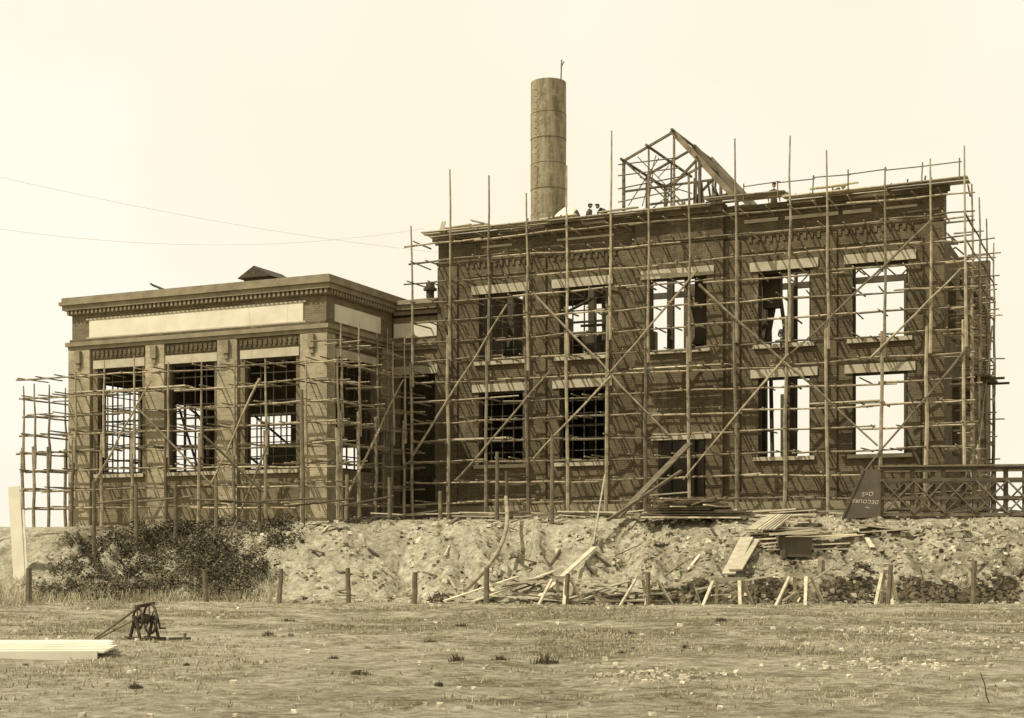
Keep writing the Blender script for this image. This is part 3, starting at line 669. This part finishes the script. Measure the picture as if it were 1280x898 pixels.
e=empty('leaning_white_board',False,(-19.4,56.5,gz(-19.4,56.5)),0); mb=MB(); mb.plank((.35,0,-.6),(-.1,.6,3.5),.45,.06,(0,1,0)); mb.plank((.62,0,-.2),(.3,.5,2.6),.08,.05,(0,1,0)); mb.obj('board',[M_panel],e)
e=empty('iron_rod',False,(5.6,17.2,gz(5.6,17.2))); mb=MB(); mb.tube((.05,0,-.05),(-.06,.05,.36),.009,.007,5,3,.01); mb.obj('rod',[M_rust],e)
e=empty('canvas_tarpaulin'); mb=MB(); nn=12
for j in range(nn+1):
    for i in range(nn+1):
        u,v=i/nn,j/nn; h=.95*math.sin(math.pi*min(1,v*1.0))*(.4+.6*u)*(1-abs(u-.55)*.8)+.22*noise.noise(Vector((u*4,v*4,1))); mb.v.append((5.2+1.3*u,.2+1.6*v,17.2+max(0,h)*1.15))
for j in range(nn):
    for i in range(nn): a=j*(nn+1)+i; mb.f.append((a,a+1,a+nn+2,a+nn+1)); mb.m.append(0)
mb.obj('canvas',[M_panel],e,True)
# ============================================================ WIRES
e=empty('utility_pole',False,(-27,58,gz(-27,58))); mb=MB(); mb.tube((0,0,-.3),(0,0,19.2),.16,.11,8); mb.plank((-.9,0,18.3),(.9,0,18.3),.12,.1); mb.plank((-.7,0,15.9),(.7,0,15.9),.12,.1); mb.obj('pole',[M_oldwood],e)
mb=MB()
def wire(p,q,sag,r=.007):
    p=Vector(p);q=Vector(q); mb.path([p.lerp(q,k/20)-Vector((0,0,sag*4*(k/20)*(1-k/20))) for k in range(21)],r,4)
wire((-27,58,18.4),tuple(W(-1,4,17)),.6); wire((-27.2,58,16.0),tuple(W(-.6,-.9,17.3)),1.3)
mb.obj('overhead_wires',[M_wire],None)
# ============================================================ WORKERS
def worker(loc,rz,pose,shirt):
    e=empty('construction_worker',False,loc,rz)
    P={'pel':(0,0,.95),'wst':(0,0,1.1),'chs':(0,-.01,1.32),'nkb':(0,0,1.46),'nek':(0,-.01,1.54)}
    for s,k in ((-1,'l'),(1,'r')):
        P.update({k+'hip':(s*.1,0,.9),k+'kne':(s*.12,-.03,.5),k+'ank':(s*.13,.01,.09),k+'toe':(s*.15,-.17,.04),k+'sho':(s*.18,0,1.41),k+'elb':(s*.25,.03,1.14),k+'wri':(s*.25,-.1,.92)})
    if pose=='sit':
        P={k:(v[0],v[1],v[2]-.85) for k,v in P.items()}
        for s,k in ((-1,'l'),(1,'r')):
            P.update({k+'hip':(s*.1,-.05,.09),k+'kne':(s*.15,-.45,.12),k+'ank':(s*.14,-.47,-.32),k+'toe':(s*.15,-.63,-.38),k+'elb':(s*.24,-.12,.33),k+'wri':(s*.13,-.33,.22)})
        P['chs']=(0,-.04,.47); P['nkb']=(0,-.07,.6); P['nek']=(0,-.1,.68); P['lsho']=(-.18,-.06,.56); P['rsho']=(.18,-.06,.56)
    if pose=='bend':
        P['wst']=(0,-.06,1.08); P['chs']=(0,-.25,1.22); P['nkb']=(0,-.37,1.29); P['nek']=(0,-.45,1.33)
        for s,k in ((-1,'l'),(1,'r')): P.update({k+'sho':(s*.18,-.34,1.24),k+'elb':(s*.22,-.42,.97),k+'wri':(s*.15,-.55,.78),k+'kne':(s*.14,-.12,.5)})
    if pose=='reach':
        P.update({'relb':(.34,-.15,1.5),'rwri':(.3,-.3,1.72),'lelb':(-.27,-.12,1.2),'lwri':(-.15,-.33,1.15)})
    rad={'pel':.14,'wst':.13,'chs':.155,'nkb':.085,'nek':.055,'hip':.1,'kne':.067,'ank':.047,'toe':.036,'sho':.072,'elb':.048,'wri':.032}
    names=list(P); idx={n:i for i,n in enumerate(names)}
    E=[('pel','wst'),('wst','chs'),('chs','nkb'),('nkb','nek')]
    for k in 'lr': E+=[('pel',k+'hip'),(k+'hip',k+'kne'),(k+'kne',k+'ank'),(k+'ank',k+'toe'),('chs',k+'sho'),(k+'sho',k+'elb'),(k+'elb',k+'wri')]
    me=bpy.data.meshes.new('clothed_body'); me.from_pydata([P[n] for n in names],[(idx[a],idx[b]) for a,b in E],[]); me.materials.append(M_shirt if shirt else M_cloth)
    o=bpy.data.objects.new('clothed_body',me); sc.collection.objects.link(o); o.parent=e
    md=o.modifiers.new('Skin','SKIN'); 
    for n,i in idx.items():
        r=rad[n if n in rad else n[1:]]; sv=me.skin_vertices[0].data[i]; sv.radius=(r,r*.85); sv.use_root=(n=='pel')
    md.use_smooth_shade=True
    o.modifiers.new('Sub','SUBSURF').levels=1; o.modifiers['Sub'].render_levels=1
    nk=Vector(P['nek']); up=(nk-Vector(P['nkb'])).normalized(); hc=nk+up*.11+Vector((0,-.02,0))
    mb=MB(); mb.sphere(hc,(.075,.093,.115),12,10,0,lambda d:1.0-(.12 if d.z<-.6 else 0))
    mb.sphere(hc+Vector((0,-.098,-.01)),(.014,.022,.022),6,5); 
    for s in (-1,1): mb.sphere(hc+Vector((s*.077,0,-.005)),(.01,.02,.03),6,5); mb.sphere(hc+Vector((s*.03,-.086,.01)),(.011,.008,.008),6,5,1)
    mb.sphere(hc+Vector((0,-.086,-.055)),(.024,.009,.007),6,5,1)
    mb.sphere(hc+Vector((0,.018,.03)),(.082,.09,.1),10,8,1)
    mb.sphere(hc+Vector((0,-.01,.075)),(.1,.12,.05),12,6,2); mb.sphere(hc+Vector((0,-.1,.062)),(.07,.065,.012),10,5,2)
    for k,s in (('l',-1),('r',1)):
        w=Vector(P[k+'wri']); d=(w-Vector(P[k+'elb'])).normalized(); sd=Vector((0,1,0)) if abs(d.y)<.7 else Vector((1,0,0)); sd=(sd-d*sd.dot(d)).normalized(); nn_=d.cross(sd)
        mb.path([w-d*.01,w+d*.04,w+d*.09],[.028,.036,.034],8)
        for q,(of,ln) in enumerate(((-.028,.075),(-.01,.085),(.01,.08),(.027,.06))):
            b0=w+d*.08+sd*of; mb.path([b0,b0+d*ln*.5+nn_*.005,b0+d*ln*.85+nn_*.025],[.0095,.009,.007],5)
        b0=w+d*.03-sd*.03; mb.path([b0,b0-sd*.03+d*.03,b0-sd*.035+d*.06+nn_*.01],[.012,.011,.008],5)
    mb.obj('head_and_hands',[M_skin,M_rust,M_cloth],e,True)
def wk(a,b,z,rz,pose,shirt): worker(W(a,b,z),ANG+rz,pose,shirt)
wk(16.55,-.02,10.9,.3,'sit',False)
wk(15.75,1.4,16.5,.4,'stand',False); wk(13.1,1.3,16.5,-.7,'reach',False); wk(12.5,1.0,16.5,1.2,'stand',False); wk(7.9,1.2,16.5,-.5,'bend',False); wk(6.9,1.5,16.5,2.4,'stand',False)
wk(18.2,1.6,16.5,1.9,'bend',False)
# ============================================================ SKY, SUN, CAMERA
w=bpy.data.worlds.new('World'); sc.world=w; w.use_nodes=True; nt=w.node_tree; nt.nodes.clear()
tosun=Vector((-.80,-.42,0)).normalized(); EL=math.radians(52)
S=Vector((tosun.x*math.cos(EL),tosun.y*math.cos(EL),math.sin(EL)))
sky=N(nt,'ShaderNodeTexSky'); sky.sky_type='NISHITA'; sky.sun_disc=False; sky.sun_elevation=EL; sky.sun_rotation=math.atan2(S.x,S.y); sky.dust_density=4; sky.air_density=1
bw=N(nt,'ShaderNodeRGBToBW'); nt.links.new(sky.outputs[0],bw.inputs[0])
mr=N(nt,'ShaderNodeMapRange'); mr.inputs[1].default_value=0; mr.inputs[2].default_value=8; mr.inputs[3].default_value=9.9; mr.inputs[4].default_value=11.2; nt.links.new(bw.outputs[0],mr.inputs[0])
tc=N(nt,'ShaderNodeTexCoord'); nz=noise_tex(nt,tc.outputs['Generated'],3.0,4,.55); f=ramp(nt,nz,.35,.65)
cc=mix(nt,f,(.96,.885,.69,1),(1.0,.955,.82,1))
vm=N(nt,'ShaderNodeVectorMath',operation='SCALE'); nt.links.new(cc,vm.inputs[0]); nt.links.new(mr.outputs[0],vm.inputs['Scale'])
bg=N(nt,'ShaderNodeBackground'); bg.inputs[1].default_value=.1; nt.links.new(vm.outputs[0],bg.inputs[0])
ow=N(nt,'ShaderNodeOutputWorld'); nt.links.new(bg.outputs[0],ow.inputs[0])
ld=bpy.data.lights.new('sun','SUN'); ld.energy=4.9; ld.angle=math.radians(.5); ld.color=(1,.94,.81)
lo=bpy.data.objects.new('sun',ld); sc.collection.objects.link(lo); lo.rotation_euler=S.to_track_quat('Z','Y').to_euler()
cd=bpy.data.cameras.new('camera'); cd.sensor_width=36; cd.lens=51.27; cd.shift_y=.192; cd.clip_end=8000
co=bpy.data.objects.new('camera',cd); sc.collection.objects.link(co); co.location=(0,0,1.7); co.rotation_euler=(math.radians(90),0,0); sc.camera=co
sc.view_settings.view_transform='Standard'; sc.view_settings.look='None'; sc.view_settings.exposure=0
